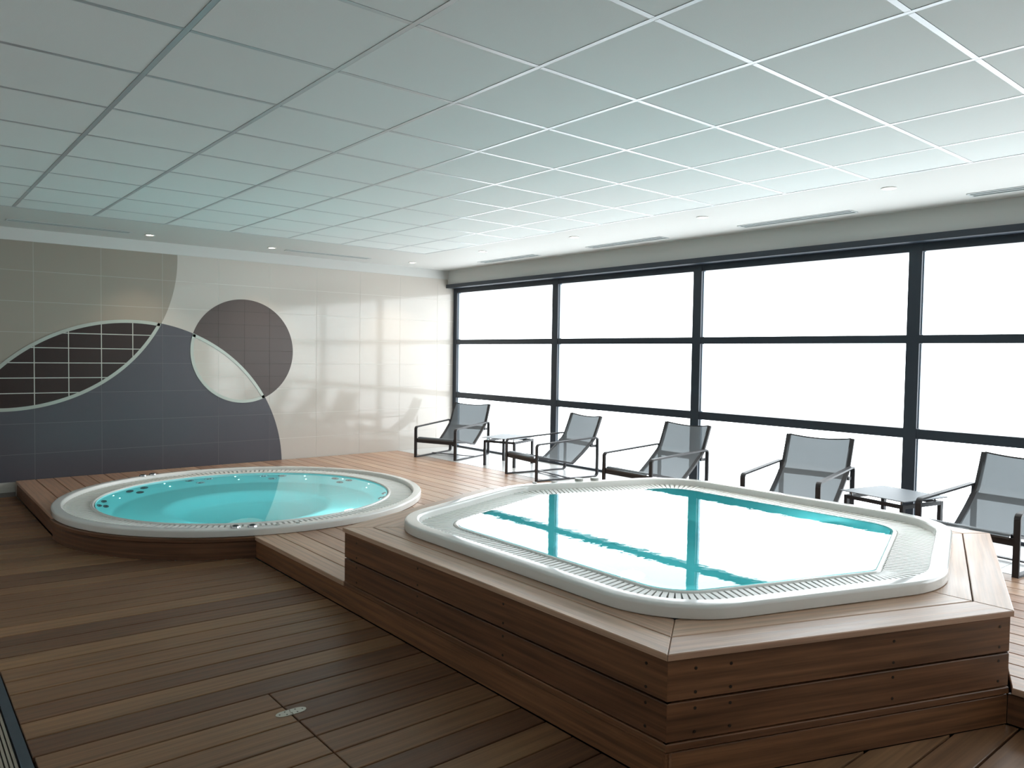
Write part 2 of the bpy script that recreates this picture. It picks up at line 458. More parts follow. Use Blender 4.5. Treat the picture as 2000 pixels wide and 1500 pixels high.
def arc_trim(c, r, other, w=0.034):
    """metal strip along the part of circle c that runs inside circle other"""
    n = 720; idx = [i for i in range(n) if inside((c[0] + r * math.cos(2 * pi * i / n), c[1] + r * math.sin(2 * pi * i / n)), other)]
    # rotate so it is contiguous
    k = next((t for t in range(len(idx)) if (idx[t] - idx[t - 1]) % n != 1), 0)
    idx = idx[k:] + idx[:k]
    V = []; F = []
    for i in idx:
        t = 2 * pi * i / n; cs, sn = math.cos(t), math.sin(t)
        for rr, yy in ((r - w, -0.005), (r - w, -0.012), (r, -0.012), (r, -0.005)):
            V.append((c[0] + rr * cs, YB + yy + 0.004, c[1] + rr * sn))
    m = len(idx)
    for k in range(m - 1):
        for a in range(4):
            b = (a + 1) % 4; F.append((4 * k + a, 4 * k + b, 4 * k + 4 + b, 4 * k + 4 + a))
    F += [(0, 1, 2, 3), (4 * m - 1, 4 * m - 2, 4 * m - 3, 4 * m - 4)]
    recalc(obj('metal_trim', V, F, 'trim', wall_back))
arc_trim(*BEI, SLA); arc_trim(*SLA, BEI); arc_trim(*BRO, SLA); arc_trim(*SLA, BRO)

# ------------------------------------------------------------------ ceiling
ceiling = wall_box('ceiling', (XL, YR, ZC + 0.05), (6.3, YB + 0.2, ZC + 0.2), 'cvoid')
GX, GY = 4.69, 4.645
MB().box((GX, YR, ZC), (XW, YB, ZC + 0.05)).obj('soffit', 'plaster', ceiling)
MB().box((XL, GY, ZC), (GX, YB, ZC + 0.05)).obj('soffit', 'plaster', ceiling)
xl = [XL, -1.2, -0.6, 0, 0.6, 1.2, 1.8, 2.4, 3.0, 3.6, 4.2, GX]
yl = [YR] + [0.6 * k for k in range(-8, 8)] + [GY]
shared = {}
for i in range(len(xl) - 1):
    for j in range(len(yl) - 1):
        a, b, c, d = xl[i], xl[i + 1], yl[j], yl[j + 1]
        k = (round(b - a, 3), round(d - c, 3))
        loc = ((a + b) / 2, (c + d) / 2, ZC + 0.0015)
        if k in shared:
            o = bpy.data.objects.new('ceiling_tile', shared[k]); COL.objects.link(o); o.location = loc
        else:
            hx, hy = (b - a) / 2 - 0.0125, (d - c) / 2 - 0.0125
            o = MB().box((-hx, -hy, 0), (hx, hy, 0.015)).obj('ceiling_tile', 'ctile', None, loc=loc); shared[k] = o.data
        o.parent = ceiling
for x in xl[1:-1]:
    MB().box((x - 0.0115, YR, ZC), (x + 0.0095, GY, ZC + 0.030)).obj('grid_runner', 'cbar', ceiling)
for y in yl[1:-1]:
    for i in range(len(xl) - 1):
        MB().box((xl[i] + 0.0125, y - 0.0112, ZC + 0.0003), (xl[i + 1] - 0.0125, y + 0.0112, ZC + 0.028)).obj('grid_cross_bar', 'cbar', ceiling)
MB().box((GX - 0.012, YR, ZC - 0.001), (GX + 0.006, GY, ZC + 0.02)).obj('edge_angle', 'cbar', ceiling)
MB().box((XL, GY - 0.012, ZC - 0.001), (GX + 0.006, GY + 0.006, ZC + 0.02)).obj('edge_angle', 'cbar', ceiling)

# ------------------------------------------------------------------ windows
bay = 2.0875
posts = [5.9225 - bay * k for k in range(6)]     # post centres (first one sits in the corner)
MB().box((XW - 0.03, YR, 2.405), (XF + 0.02, YB - 0.001, 2.456)).obj('trim_1', 'frame')['kind'] = 'structure'
PW = 0.05
for k in range(5):
    w = struct('window_%d' % (k + 1))
    y1 = posts[k] - PW; y0 = posts[k + 1] + PW
    if k == 0:
        MB().box((XF, posts[0] - PW, ZD), (XF + 0.14, YB, 2.41)).obj('frame_post', 'frame', w)
    MB().box((XF, posts[k + 1] - PW, ZD), (XF + 0.14, posts[k + 1] + PW, 2.41)).obj('frame_post', 'frame', w)
    for z0, z1 in ((ZD - 0.005, 0.182), (0.858, 0.936), (1.617, 1.683), (2.342, 2.41)):
        MB().box((XF + 0.003, y0, z0), (XF + 0.137, y1, z1)).obj('frame_rail', 'frame', w)
    for z0, z1 in ((0.182, 0.858), (0.936, 1.617), (1.683, 2.342)):
        MB().box((XF + 0.066, y0, z0), (XF + 0.076, y1, z1)).obj('pane', 'pane', w)
        MB().box((XF + 0.030, y1 - 0.007, z0 + 0.004), (XF + 0.058, y1, z1 - 0.004)).obj('glazing_bead', 'bead', w)
        MB().box((XF + 0.030, y0, z0 + 0.004), (XF + 0.058, y0 + 0.007, z1 - 0.004)).obj('glazing_bead', 'bead', w)
# solid end of the window wall, out of view
wall_box('wall_right_end', (XF, YR, 0.0), (6.3, posts[5] - PW, 2.456), 'plaster')

# ------------------------------------------------------------------ tiled floor strip by the windows
floor = wall_box('floor', (DX1 + 0.004, YR, -0.9), (6.3, YB + 0.02, ZD - 0.006), 'grout')
fx = [DX1 + 0.006, 5.58, XF + 0.05]
fy = [YR + 0.6057 * k for k in range(18)] + [YB - 0.001]
for i in range(2):
    for j in range(len(fy) - 1):
        if fy[j + 1] - fy[j] < 0.03: continue
        MB().box((fx[i] + 0.0015, fy[j] + 0.0015, ZD - 0.006), (fx[i + 1] - 0.0015, fy[j + 1] - 0.0015, ZD)).obj('floor_tile', 'ftile', floor)

# ------------------------------------------------------------------ lower deck
_sub = MB().box((XL, YR, -0.12), (0.76, YB, -0.028)).box((0.76, YR, -0.12), (1.80, 2.25, -0.028)).box((1.80, YR, -0.12), (3.27, -1.36, -0.028))
_sub.prism([(0.76, 2.25), (1.80, 2.25), (1.80, 2.385)] + [(SC[0] + 1.495 * math.cos(t), SC[1] + 1.495 * math.sin(t)) for t in [pi + 1.2 - 1.2 * k / 12 for k in range(13)]] + [(0.76, SC[1])], -0.12, -0.028)
_sub.box((XL, YR, -0.95), (6.3, YB + 0.2, -0.80))
lower = _sub.obj('floor', 'under'); lower['kind'] = 'structure'
RR = 1.548
def x_end(y):
    if y >= SC[1]: return DX0 + 0.004
    if y > 2.2:
        return min(STEPX + 0.006, SC[0] - math.sqrt(max(0.0, RR * RR - (SC[1] - y) ** 2)) + 0.004)
    if y > -1.352: return STEPX + 0.006
    return min(3.235, STEPX + 0.006 + (-1.352 - y) * (HW / (HAP - HCY)))
fan = [(-6, 0.0), (-0.6, 0.0), (0.2, 1.3), (0.66, 2.0), (1.4, 4.0), (2.35, 6.5), (3.4, 7.0), (5.0, 3.0), (6.0, 0.0)]
def fan_at(y):
    for (a, u), (b, v) in zip(fan, fan[1:]):
        if a <= y <= b: return math.radians(u + (v - u) * (y - a) / (b - a))
    return 0.0
MATX, MATY0, MATY1 = 0.119, -1.4, 1.15
HX = 0.990
joints = [0.181 + 0.1535 * k for k in range(-33, 38)]
joints = [y for y in joints if YR - 0.2 < y < YB - 0.02] + [YB - 0.006]
def jy(yj, x): return yj - (x - 1.0) * math.tan(fan_at(yj))
g = 0.0044
for a, b in zip(joints, joints[1:]):
    ym = (a + b) / 2
    x0 = MATX + 0.004 if MATY0 < ym < MATY1 else XL
    hatch = -1.2 < ym < 0.18
    spans = [(x0, HX - 0.003), (HX + 0.003, None)] if hatch else [(x0, None)]
    if -0.01 < x0 - MATX < 0.02 and hatch: spans[0] = (x0 + 0.006, spans[0][1])
    for sa, sb in spans:
        lowp = []; upp = []
        if sb is None:
            right = []
            for t in range(7):
                yy = a + g + (b - a - 2 * g) * t / 6
                # solve for the end of the board with the fanned joint
                xe = x_end(yy)
                for _ in range(4): xe = x_end(yy - (xe - 1.0) * math.tan(fan_at(yy)))
                right.append((xe, yy - (xe - 1.0) * math.tan(fan_at(yy))))
        else:
            right = [(sb, jy(a, sb) + g), (sb, jy(b, sb) - g)]
        if right[0][0] <= sa + 0.05: continue
        poly = [(sa, jy(a, sa) + g)] + right + [(sa, jy(b, sa) - g)]
        plank('plank', poly, -0.025, 0.0, -fan_at(ym), 'deck_low', lower, 0.0025)

# ------------------------------------------------------------------ raised deck
raised = thing('raised_deck', 'raised wooden decking of lengthwise boards surrounding the round spa pool', 'deck')
def circ_lo(x, r=1.495): return SC[1] - math.sqrt(max(0.0, r * r - (x - SC[0]) ** 2))
def circ_hi(x, r=1.495): return SC[1] + math.sqrt(max(0.0, r * r - (x - SC[0]) ** 2))
def hex_edge(x): # half height of the platform at x, kept just outside the cladding
    dx = abs(x - HC[0])
    return HAP - (HAP - HCY) * dx / HW
YT = YB - 0.016
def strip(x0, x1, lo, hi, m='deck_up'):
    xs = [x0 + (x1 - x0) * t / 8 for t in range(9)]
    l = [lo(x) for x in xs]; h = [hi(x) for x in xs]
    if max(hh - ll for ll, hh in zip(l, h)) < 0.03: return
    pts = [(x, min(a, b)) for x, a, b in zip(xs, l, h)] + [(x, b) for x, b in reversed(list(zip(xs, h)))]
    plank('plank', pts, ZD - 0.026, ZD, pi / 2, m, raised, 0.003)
gap = 0.003
jb = [DX0] + [0.917 + 0.15440 * k for k in range(15)] + [3.233]
for a, b in zip(jb, jb[1:]):
    if b < SC[0] + 1.49: strip(a + gap, b - gap, circ_hi, lambda x: YT)
jm = [STEPX + (3.233 - STEPX) / 10 * k for k in range(11)]
for a, b in zip(jm, jm[1:]):
    strip(a + gap, b - gap, lambda x: HC[1] + hex_edge(x) + 0.004, circ_lo)
jr = [3.233 + 0.1435 * k for k in range(13)] + [DX1]
for a, b in zip(jr, jr[1:]):
    A, B = a + gap, b - gap
    if a < SC[0] + 1.495:
        strip(A, B, circ_hi, lambda x: YT)
        strip(A, B, lambda x: HC[1] + hex_edge(x) + 0.004, circ_lo)
        strip(A, B, lambda x: YR + 0.01, lambda x: HC[1] - hex_edge(x) - 0.004)
    elif a < HC[0] + HW - 0.01:
        strip(A, B, lambda x: (HC[1] + hex_edge(x) + 0.004) if x < HC[0] + HW else HC[1] + HCY, lambda x: YT)
        strip(A, B, lambda x: YR + 0.01, lambda x: HC[1] - hex_edge(x) - 0.004)
    else:
        strip(A, B, lambda x: YR + 0.01, lambda x: YT)
# curved front: nosing and riser bent round the spa
def bent(name, r0, r1, z0, z1, t0, t1, m, n=36):
    V = []; F = []
    for k in range(n + 1):
        t = t0 + (t1 - t0) * k / n; c, s = math.cos(t), math.sin(t)
        for r, z in ((r0, z0), (r1, z0), (r1, z1 - 0.003), (r1 - 0.003, z1), (r0, z1)):
            V.append((SC[0] + r * c, SC[1] + r * s, z))
    for k in range(n):
        for a in range(5):
            b = (a + 1) % 5; F.append((5 * k + a, 5 * k + 5 + a, 5 * k + 5 + b, 5 * k + b))
    F += [(0, 1, 2, 3, 4), (5 * n + 4, 5 * n + 3, 5 * n + 2, 5 * n + 1, 5 * n)]
    o = recalc(obj(name, V, F, m, raised))
    uv = o.data.uv_layers.new(name='UVMap')
    for lp in o.data.loops:
        x, y, z = o.data.vertices[lp.vertex_index].co
        uv.data[lp.index].uv = (1.5 * math.atan2(SC[1] - y, SC[0] - x), z + math.hypot(x - SC[0], y - SC[1]))
    return o
tend = pi + math.acos((SC[0] - STEPX) / 1.56)
bent('curved_nosing', 1.44, 1.560, ZD - 0.026, ZD, pi, tend, 'cladding_bent')
bent('curved_riser', 1.525, 1.545, 0.0, ZD - 0.031, pi, tend + 0.01, 'cladding_bent')
upright('riser_board', (DX0 + 0.012, YB - 0.02), (DX0 + 0.012, SC[1]), 0.0, ZD - 0.031, 0.02, 'cladding', raised)
ys = SC[1] - math.sqrt(1.56 ** 2 - (SC[0] - STEPX) ** 2)
upright('riser_board', (STEPX + 0.010, ys), (STEPX + 0.010, HC[1] - HCY), 0.0, ZD - 0.031, 0.02, 'cladding', raised)
upright('riser_board', (3.243, HC[1] - HAP + 0.012), (3.243, YR + 0.01), 0.0, ZD - 0.031, 0.02, 'cladding', raised)
MB().box((3.27, YR + 0.01, -0.02), (DX1 - 0.005, -2.0, ZD - 0.035)).box((4.75, -2.0, -0.02), (DX1 - 0.005, 1.4, ZD - 0.035)).obj('joist_base', 'under', raised)
MB().box((3.80, 1.4, -0.02), (DX1 - 0.005, YB - 0.03, ZD - 0.035)).box((0.80, 5.05, -0.02), (3.80, YB - 0.03, ZD - 0.035)).obj('joist_base', 'under', raised)
MB().prism([(1.80, 1.1), (3.3, 1.6), (3.8, 1.4), (3.8, 2.9), (3.3, 2.45), (2.6, 2.26), (1.80, 2.3)], -0.02, ZD - 0.035).obj('joist_base', 'under', raised)
MB().box((0.79, 4.6, -0.02), (1.2, 5.05, ZD - 0.035)).obj('joist_base', 'under', raised)

# ------------------------------------------------------------------ hexagonal spa platform
plat = thing('spa_platform', 'tall six-sided timber platform with mitred top boards holding the angular spa pool', 'platform')
def hexa(d, cx=HC[0], cy=HC[1], hw=HW, hc=HCY, ap=HAP):
    """corners of the hexagon moved inwards by d, ccw starting at the left front corner"""
    al = math.atan2(ap - hc, hw)
    w = hw - d; a = ap - d / math.cos(al); c = a - w * math.tan(al)
    return [(cx - w, cy - c), (cx, cy - a), (cx + w, cy - c), (cx + w, cy + c), (cx, cy + a), (cx - w, cy + c)]
def shrink_edge(p, q, e):
    d = Vector((q[0] - p[0], q[1] - p[1])).normalized() * e
    return (p[0] + d.x, p[1] + d.y), (q[0] - d.x, q[1] - d.y)
for r0, r1 in ((0.0, 0.139), (0.144, 0.30)):
    H0, H1 = hexa(r0), hexa(r1)
    for k in range(6):
        a, b = shrink_edge(H0[k], H0[(k + 1) % 6], 0.0012); c, d = shrink_edge(H1[k], H1[(k + 1) % 6], 0.0012)
        ang = math.atan2(b[1] - a[1], b[0] - a[0])
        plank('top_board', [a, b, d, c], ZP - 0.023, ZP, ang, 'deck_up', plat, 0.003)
Hf = hexa(0.012)
rows = [(ZD + 0.004, 0.294), (0.301, ZP - 0.027)]
for k in range(6):
    p, q = Hf[k], Hf[(k + 1) % 6]
    for z0, z1 in rows:
        upright('side_board', p, q, z0, z1, 0.022, 'cladding', plat)
# the front face comes down to the lower deck: thin strip and bottom board
p, q = hexa(0.008)[0], hexa(0.008)[1]
upright('strip_board', p, q, 0.127, ZD, 0.022, 'cladding', plat)
upright('strip_board', (STEPX + 0.004, HC[1] + HCY), p, 0.127, ZD, 0.022, 'cladding', plat)
p, q = hexa(0.012)[0], hexa(0.012)[1]
upright('bottom_board', p, q, 0.0, 0.122, 0.022, 'cladding', plat)
# dark core behind the boards
core = hexa(0.040); inner = hexa(0.24)
V, F = ring_strip([[(x, y, ZD - 0.03) for x, y in core], [(x, y, ZP - 0.03) for x, y in core], [(x, y, ZP - 0.03) for x, y in inner], [(x, y, ZD - 0.03) for x, y in inner]], True)
recalc(obj('platform_core', V, F, 'under', plat))
# screw heads on the front boards
def screws(p, q, fr, zs):
    p = Vector(p); q = Vector(q); ang = math.atan2(q.y - p.y, q.x - p.x)
    for t in fr:
        for z in zs:
            c = p + (q - p) * t
            mb = MB(); n = 8
            mb.add([(0.006 * math.cos(2 * pi * i / n), -0.0015, 0.006 * math.sin(2 * pi * i / n)) for i in range(n)] + [(0.006 * math.cos(2 * pi * i / n), 0.001, 0.006 * math.sin(2 * pi * i / n)) for i in range(n)],
                   [tuple(range(n))] + [(i, n + i, n + (i + 1) % n, (i + 1) % n) for i in range(n)])
            mb.obj('screw', 'screw', plat, False, (c.x, c.y, z), ang)
screws(Hf[0], Hf[1], (0.07, 0.16, 0.62, 0.965), (0.185, 0.268, 0.325, 0.408))
screws(Hf[5], Hf[0], (0.06, 0.33, 0.62, 0.96), (0.185, 0.268, 0.325, 0.408))

# ------------------------------------------------------------------ round spa
spa = thing('round_spa', 'round white spa pool with clear turquoise water set in the low deck', 'spa pool', (SC[0], SC[1], 0))
def lathe(name, prof, m, parent, n=160, smooth=True):
    secs = [[(r * math.cos(2 * pi * i / n), r * math.sin(2 * pi * i / n), z) for i in range(n)] for r, z in prof]
    V, F = ring_strip(secs)
    return crisp(recalc(obj(name, V, F, m, parent, smooth)))
lathe('rim', [(1.40, ZD + 0.0), (1.536, ZD + 0.001), (1.539, ZD + 0.006), (1.540, ZD + 0.043), (1.538, ZD + 0.051), (1.532, ZD + 0.056), (1.524, ZD + 0.058), (1.476, ZD + 0.060), (1.468, ZD + 0.057), (1.463, ZD + 0.051), (1.460, ZD + 0.040), (1.457, ZD + 0.0)], 'acrylic', spa)
lathe('overflow_channel', [(1.460, ZD + 0.02), (1.455, ZD - 0.01), (1.26, ZD - 0.01), (1.255, ZD + 0.02)], 'trough', spa)
lathe('inner_lip', [(1.262, ZD + 0.0), (1.262, ZD + 0.030), (1.256, ZD + 0.037), (1.246, ZD + 0.039), (1.236, ZD + 0.035), (1.230, ZD + 0.02), (1.226, ZD - 0.02)], 'acrylic', spa)
lathe('basin', [(1.227, ZD + 0.03), (1.220, 0.10), (1.19, -0.02), (1.13, -0.20), (1.09, -0.25), (0.74, -0.27), (0.69, -0.29), (0.64, -0.36), (0.58, -0.60), (0.52, -0.66), (0.30, -0.68), (0.001, -0.68)], 'basin', spa, 120)
n = 120
obj('water', [(1.229 * math.cos(2 * pi * i / n), 1.229 * math.sin(2 * pi * i / n), 0.178) for i in range(n)], [tuple(range(n))], 'water1', spa)
mb = MB(); ns = 196
for i in range(ns):
    t = 2 * pi * i / ns; c, s = math.cos(t), math.sin(t); w = 0.0135
    V = []
    for r, hw in ((1.262, w * 0.88), (1.456, w)):
        for z in (ZD + 0.012, ZD + 0.028):
            for sg in (-1, 1): V.append((r * c - sg * hw * s, r * s + sg * hw * c, z))
    mb.add(V, [(0, 1, 3, 2), (4, 6, 7, 5), (2, 3, 7, 6), (0, 4, 5, 1), (0, 2, 6, 4), (1, 5, 7, 3)])
gr = mb.obj('overflow_grate', 'grate', spa); gr['kind'] = 'stuff'
lathe('grate_band', [(1.352, ZD + 0.010), (1.352, ZD + 0.024), (1.362, ZD + 0.024), (1.362, ZD + 0.010)], 'grate', spa)

def wall_disc(name, parent, ang, z, r_at, rad, m, thick=0.012, tilt=0.35, n=16):
    """round fitting on the basin wall facing the centre"""
    c, s = math.cos(ang), math.sin(ang)
    nrm = Vector((-c * math.cos(tilt), -s * math.cos(tilt), math.sin(tilt))); tx = Vector((-s, c, 0)); ty = nrm.cross(tx)
    P = Vector((r_at * c, r_at * s, z))
    V = [P + tx * rad * math.cos(2 * pi * i / n) + ty * rad * math.sin(2 * pi * i / n) + nrm * h for h, in ((0.0,),) for i in range(n)]
    V += [P + tx * rad * 0.9 * math.cos(2 * pi * i / n) + ty * rad * 0.9 * math.sin(2 * pi * i / n) + nrm * thick for i in range(n)]
    return recalc(obj(name, V, [tuple(range(n)), tuple(range(2 * n - 1, n - 1, -1))] + [(i, (i + 1) % n, n + (i + 1) % n, n + i) for i in range(n)], m, parent))
def basin_r(z):
    for (r0, z0), (r1, z1) in zip([(1.227, .185), (1.220, 0.10), (1.19, -0.02), (1.13, -0.20)], [(1.220, 0.10), (1.19, -0.02), (1.13, -0.20), (1.09, -0.25)]):
        if z1 <= z <= z0: return r1 + (r0 - r1) * (z - z1) / (z0 - z1)
    return 1.1
def jet(ang, z):
    a = math.radians(ang); r = basin_r(z) - 0.002
    j = wall_disc('jet', spa, a, z, r, 0.046, 'jet')
    wall_disc('jet_nozzle', j, a, z, r - 0.010, 0.028, 'jetdark', 0.008)
    wall_disc('jet_eye', j, a, z + 0.002, r - 0.018, 0.012, 'jet', 0.006)
for base in (126, 93, 158, 58, 20, 200, 235, 330):
    jet(base - 4.5, 0.055); jet(base + 4.5, 0.055); jet(base, -0.075)
for ang in (142, 110, 76, 42, 20, 0, 175, 220):
    for z, da in ((0.075, 0), (-0.07, -1.5)):
        a = math.radians(ang + da); wall_disc('fibre_light', spa, a, z, basin_r(z) - 0.002, 0.007, 'fibre', 0.004, n=8)
def added_water_lamp(parent, ang, z, r, watts):  # added lens and point light on the unseen side, to brighten the water
    a = math.radians(ang)
    l = wall_disc('added_water_lamp', parent, a, z, r, 0.06, 'lampring', 0.012)
    wall_disc('lamp_lens', l, a, z, r - 0.012, 0.045, 'ulamp', 0.004)
    ld = bpy.data.lights.new('added_water_light', 'POINT'); ld.energy = watts; ld.color = (0.80, 1.0, 1.0); ld.shadow_soft_size = 0.06
    lo = bpy.data.objects.new('added_water_light', ld); COL.objects.link(lo); lo.parent = parent
    lo.location = ((r - 0.10) * math.cos(a), (r - 0.10) * math.sin(a), z)
added_water_lamp(spa, 232, -0.08, 1.165, SPA_WATTS); added_water_lamp(spa, 300, -0.08, 1.165, SPA_WATTS)
# controls on the rim
for (x, y), k in (((1.677, 2.471), 0), ((1.782, 2.435), 0), ((1.94, 2.362), 1), ((2.083, 2.32), 1), ((1.714, 5.221), 0), ((1.813, 5.271), 0)):
    lx, ly = x - SC[0], y - SC[1]; rr = math.hypot(lx, ly); k2 = 1.490 / rr; lx *= k2; ly *= k2
    z = ZD + 0.059
    if k == 0:
        b = MB().cyl((lx, ly), 0.034, z, z + 0.012, 20, 0.031).obj('air_knob', 'chrome', spa)
        MB().cyl((lx, ly), 0.022, z + 0.012, z + 0.017, 16, 0.016).obj('knob_cap', 'jetdark', b)
    else: MB().cyl((lx, ly), 0.018, z, z + 0.006, 14, 0.015).obj('push_button', 'button', spa)

# ------------------------------------------------------------------ angular spa
AC = (3.290, -0.177)
aspa = thing('angular_spa', 'large six-cornered white spa pool with slatted overflow on the tall platform', 'spa pool', (AC[0], AC[1], 0))
RW, RC, RA = 1.340, 1.019, 1.484
def round_hex(d, na=10, ns=12):
    H = hexa(d, 0, 0, RW, RC, RA); out = []
    rc = 0.47 + (0.22 - 0.47) * d / 0.309; ra = 0.60 + (0.07 - 0.60) * d / 0.309
    rad = [rc, ra, rc, rc, ra, rc]
    arcs = []
    for k in range(6):
        P = Vector(H[k]); A = Vector(H[k - 1]); B = Vector(H[(k + 1) % 6])
        u = (A - P).normalized(); v = (B - P).normalized()
        half = u.angle(v) / 2; r = rad[k]
        L = r / math.tan(half); c = P + (u + v).normalized() * (r / math.sin(half))
        s0 = P + u * L - c; e0 = P + v * L - c
        t0 = math.atan2(s0.y, s0.x); t1 = math.atan2(e0.y, e0.x); dt = (t1 - t0 + pi) % (2 * pi) - pi
        arcs.append([(c.x + r * math.cos(t0 + dt * i / na), c.y + r * math.sin(t0 + dt * i / na)) for i in range(na + 1)])
    for k in range(6):
        out += arcs[k]
        a = arcs[k][-1]; b = arcs[(k + 1) % 6][0]
        out += [(a[0] + (b[0] - a[0]) * i / ns, a[1] + (b[1] - a[1]) * i / ns) for i in range(1, ns)]
    return out
def hex_sweep(name, prof, m, parent, smooth=True):
    V, F = ring_strip([[(x, y, z) for x, y in round_hex(d)] for d, z in prof])
    return crisp(recalc(obj(name, V, F, m, parent, smooth)))
hex_sweep('rim', [(0.16, ZP), (0.004, ZP + 0.001), (0.001, ZP + 0.006), (0.0, ZP + 0.043), (0.003, ZP + 0.050), (0.008, ZP + 0.055), (0.016, ZP + 0.057), (0.068, ZP + 0.058), (0.075, ZP + 0.056), (0.080, ZP + 0.051), (0.083, ZP + 0.042), (0.086, ZP)], 'acrylic', aspa)
hex_sweep('overflow_channel', [(0.083, ZP + 0.02), (0.087, ZP - 0.012), (0.274, ZP - 0.012), (0.278, ZP + 0.01)], 'trough', aspa)
hex_sweep('inner_lip', [(0.270, ZP - 0.015), (0.270, ZP + 0.008), (0.275, ZP + 0.019), (0.286, ZP + 0.023), (0.298, ZP + 0.020), (0.306, ZP + 0.008), (0.310, ZP - 0.03)], 'acrylic', aspa)
ZW2 = ZP + 0.0235
ins = round_hex(0.296)
obj('water', [(x, y, ZW2) for x, y in ins], [tuple(range(len(ins)))], 'water2', aspa)
def scaled(d, s): return [(x * s, y * s) for x, y in round_hex(d)]
V, F = ring_strip([[(x, y, z) for x, y in scaled(0.3085, s)] for s, z in ((1.0, ZP + 0.005), (0.985, 0.33), (0.93, 0.12), (0.88, 0.05), (0.60, 0.03), (0.56, 0.0), (0.50, -0.28), (0.45, -0.34), (0.001, -0.36))])
recalc(obj('basin', V, F, 'basin', aspa, True))
added_water_lamp(aspa, 205, 0.25, 0.97, SPA_WATTS * 0.35); added_water_lamp(aspa, 335, 0.25, 0.97, SPA_WATTS * 0.35)
# slats of the overflow grate, square to the pool edge and fanned at the corners
mb = MB(); outer = round_hex(0.0855); innr = round_hex(0.2695)
def resample(loop, m):
    P = [Vector(p) for p in loop]; L = [0]
    for i in range(len(P)): L.append(L[-1] + (P[(i + 1) % len(P)] - P[i]).length)
    out = []
    for k in range(m):
        s = L[-1] * k / m; i = max(j for j in range(len(L)) if L[j] <= s + 1e-9); i = min(i, len(P) - 1)
        f = (s - L[i]) / max(L[i + 1] - L[i], 1e-9); out.append((i, f))
    return out
def pt(loop, i, f): a = Vector(loop[i]); b = Vector(loop[(i + 1) % len(loop)]); return a + (b - a) * f
mid = round_hex(0.18)
for i, f in resample(mid, 250):
    a = pt(outer, i, f); b = pt(innr, i, f); d = (b - a).normalized(); nn = Vector((-d.y, d.x))
    V = []
    for P, hw in ((a, 0.0124), (b, 0.0102)):
        for z in (ZP + 0.0, ZP + 0.016):
            for sg in (-1, 1): V.append((P.x + sg * hw * nn.x, P.y + sg * hw * nn.y, z))
    mb.add(V, [(0, 1, 3, 2), (4, 6, 7, 5), (2, 3, 7, 6), (0, 4, 5, 1), (0, 2, 6, 4), (1, 5, 7, 3)])
gr = recalc(mb.obj('overflow_grate', 'grate', aspa)); gr['kind'] = 'stuff'
for d0 in (0.175,):
    hex_sweep('grate_band', [(d0, ZP - 0.004), (d0, ZP + 0.012), (d0 + 0.010, ZP + 0.012), (d0 + 0.010, ZP - 0.004)], 'grate', aspa, False)
for x, y, r, h in ((3.449, 1.240, 0.018, 0.007), (3.60, 1.195, 0.018, 0.007), (3.80, 1.128, 0.034, 0.018), (3.925, 1.086, 0.034, 0.018)):
    MB().cyl((x - AC[0], y - AC[1]), r, ZP + 0.056, ZP + 0.056 + h, 20, r * 0.94).obj('air_button', 'button', aspa)

# ------------------------------------------------------------------ lounge chairs
def ribbon(path, w, t):
    """flat bar swept along an x-z path, width along y"""
    n = len(path); V = []; F = []
    for i in range(n):
        a = Vector(path[max(i - 1, 0)]); b = Vector(path[min(i + 1, n - 1)]); d = (b - a).normalized(); nn = Vector((-d.y, d.x)) * t / 2
        p = Vector(path[i])
        for y, s in ((-w / 2, 1), (w / 2, 1), (w / 2, -1), (-w / 2, -1)):
            V.append((p.x + nn.x * s, y, p.y + nn.y * s))
    for i in range(n - 1):
        for a in range(4):
            b = (a + 1) % 4; F.append((4 * i + a, 4 * i + b, 4 * i + 4 + b, 4 * i + 4 + a))
    F += [(0, 3, 2, 1), (4 * n - 4, 4 * n - 3, 4 * n - 2, 4 * n - 1)]
    return V, F
def arc(c, r, a0, a1, n=5): return [(c[0] + r * math.cos(a0 + (a1 - a0) * i / n), c[1] + r * math.sin(a0 + (a1 - a0) * i / n)) for i in range(n + 1)]
CWD, CD, CHF, CHR = 0.639, 0.800, 0.396, 0.438
chair_meshes = {}
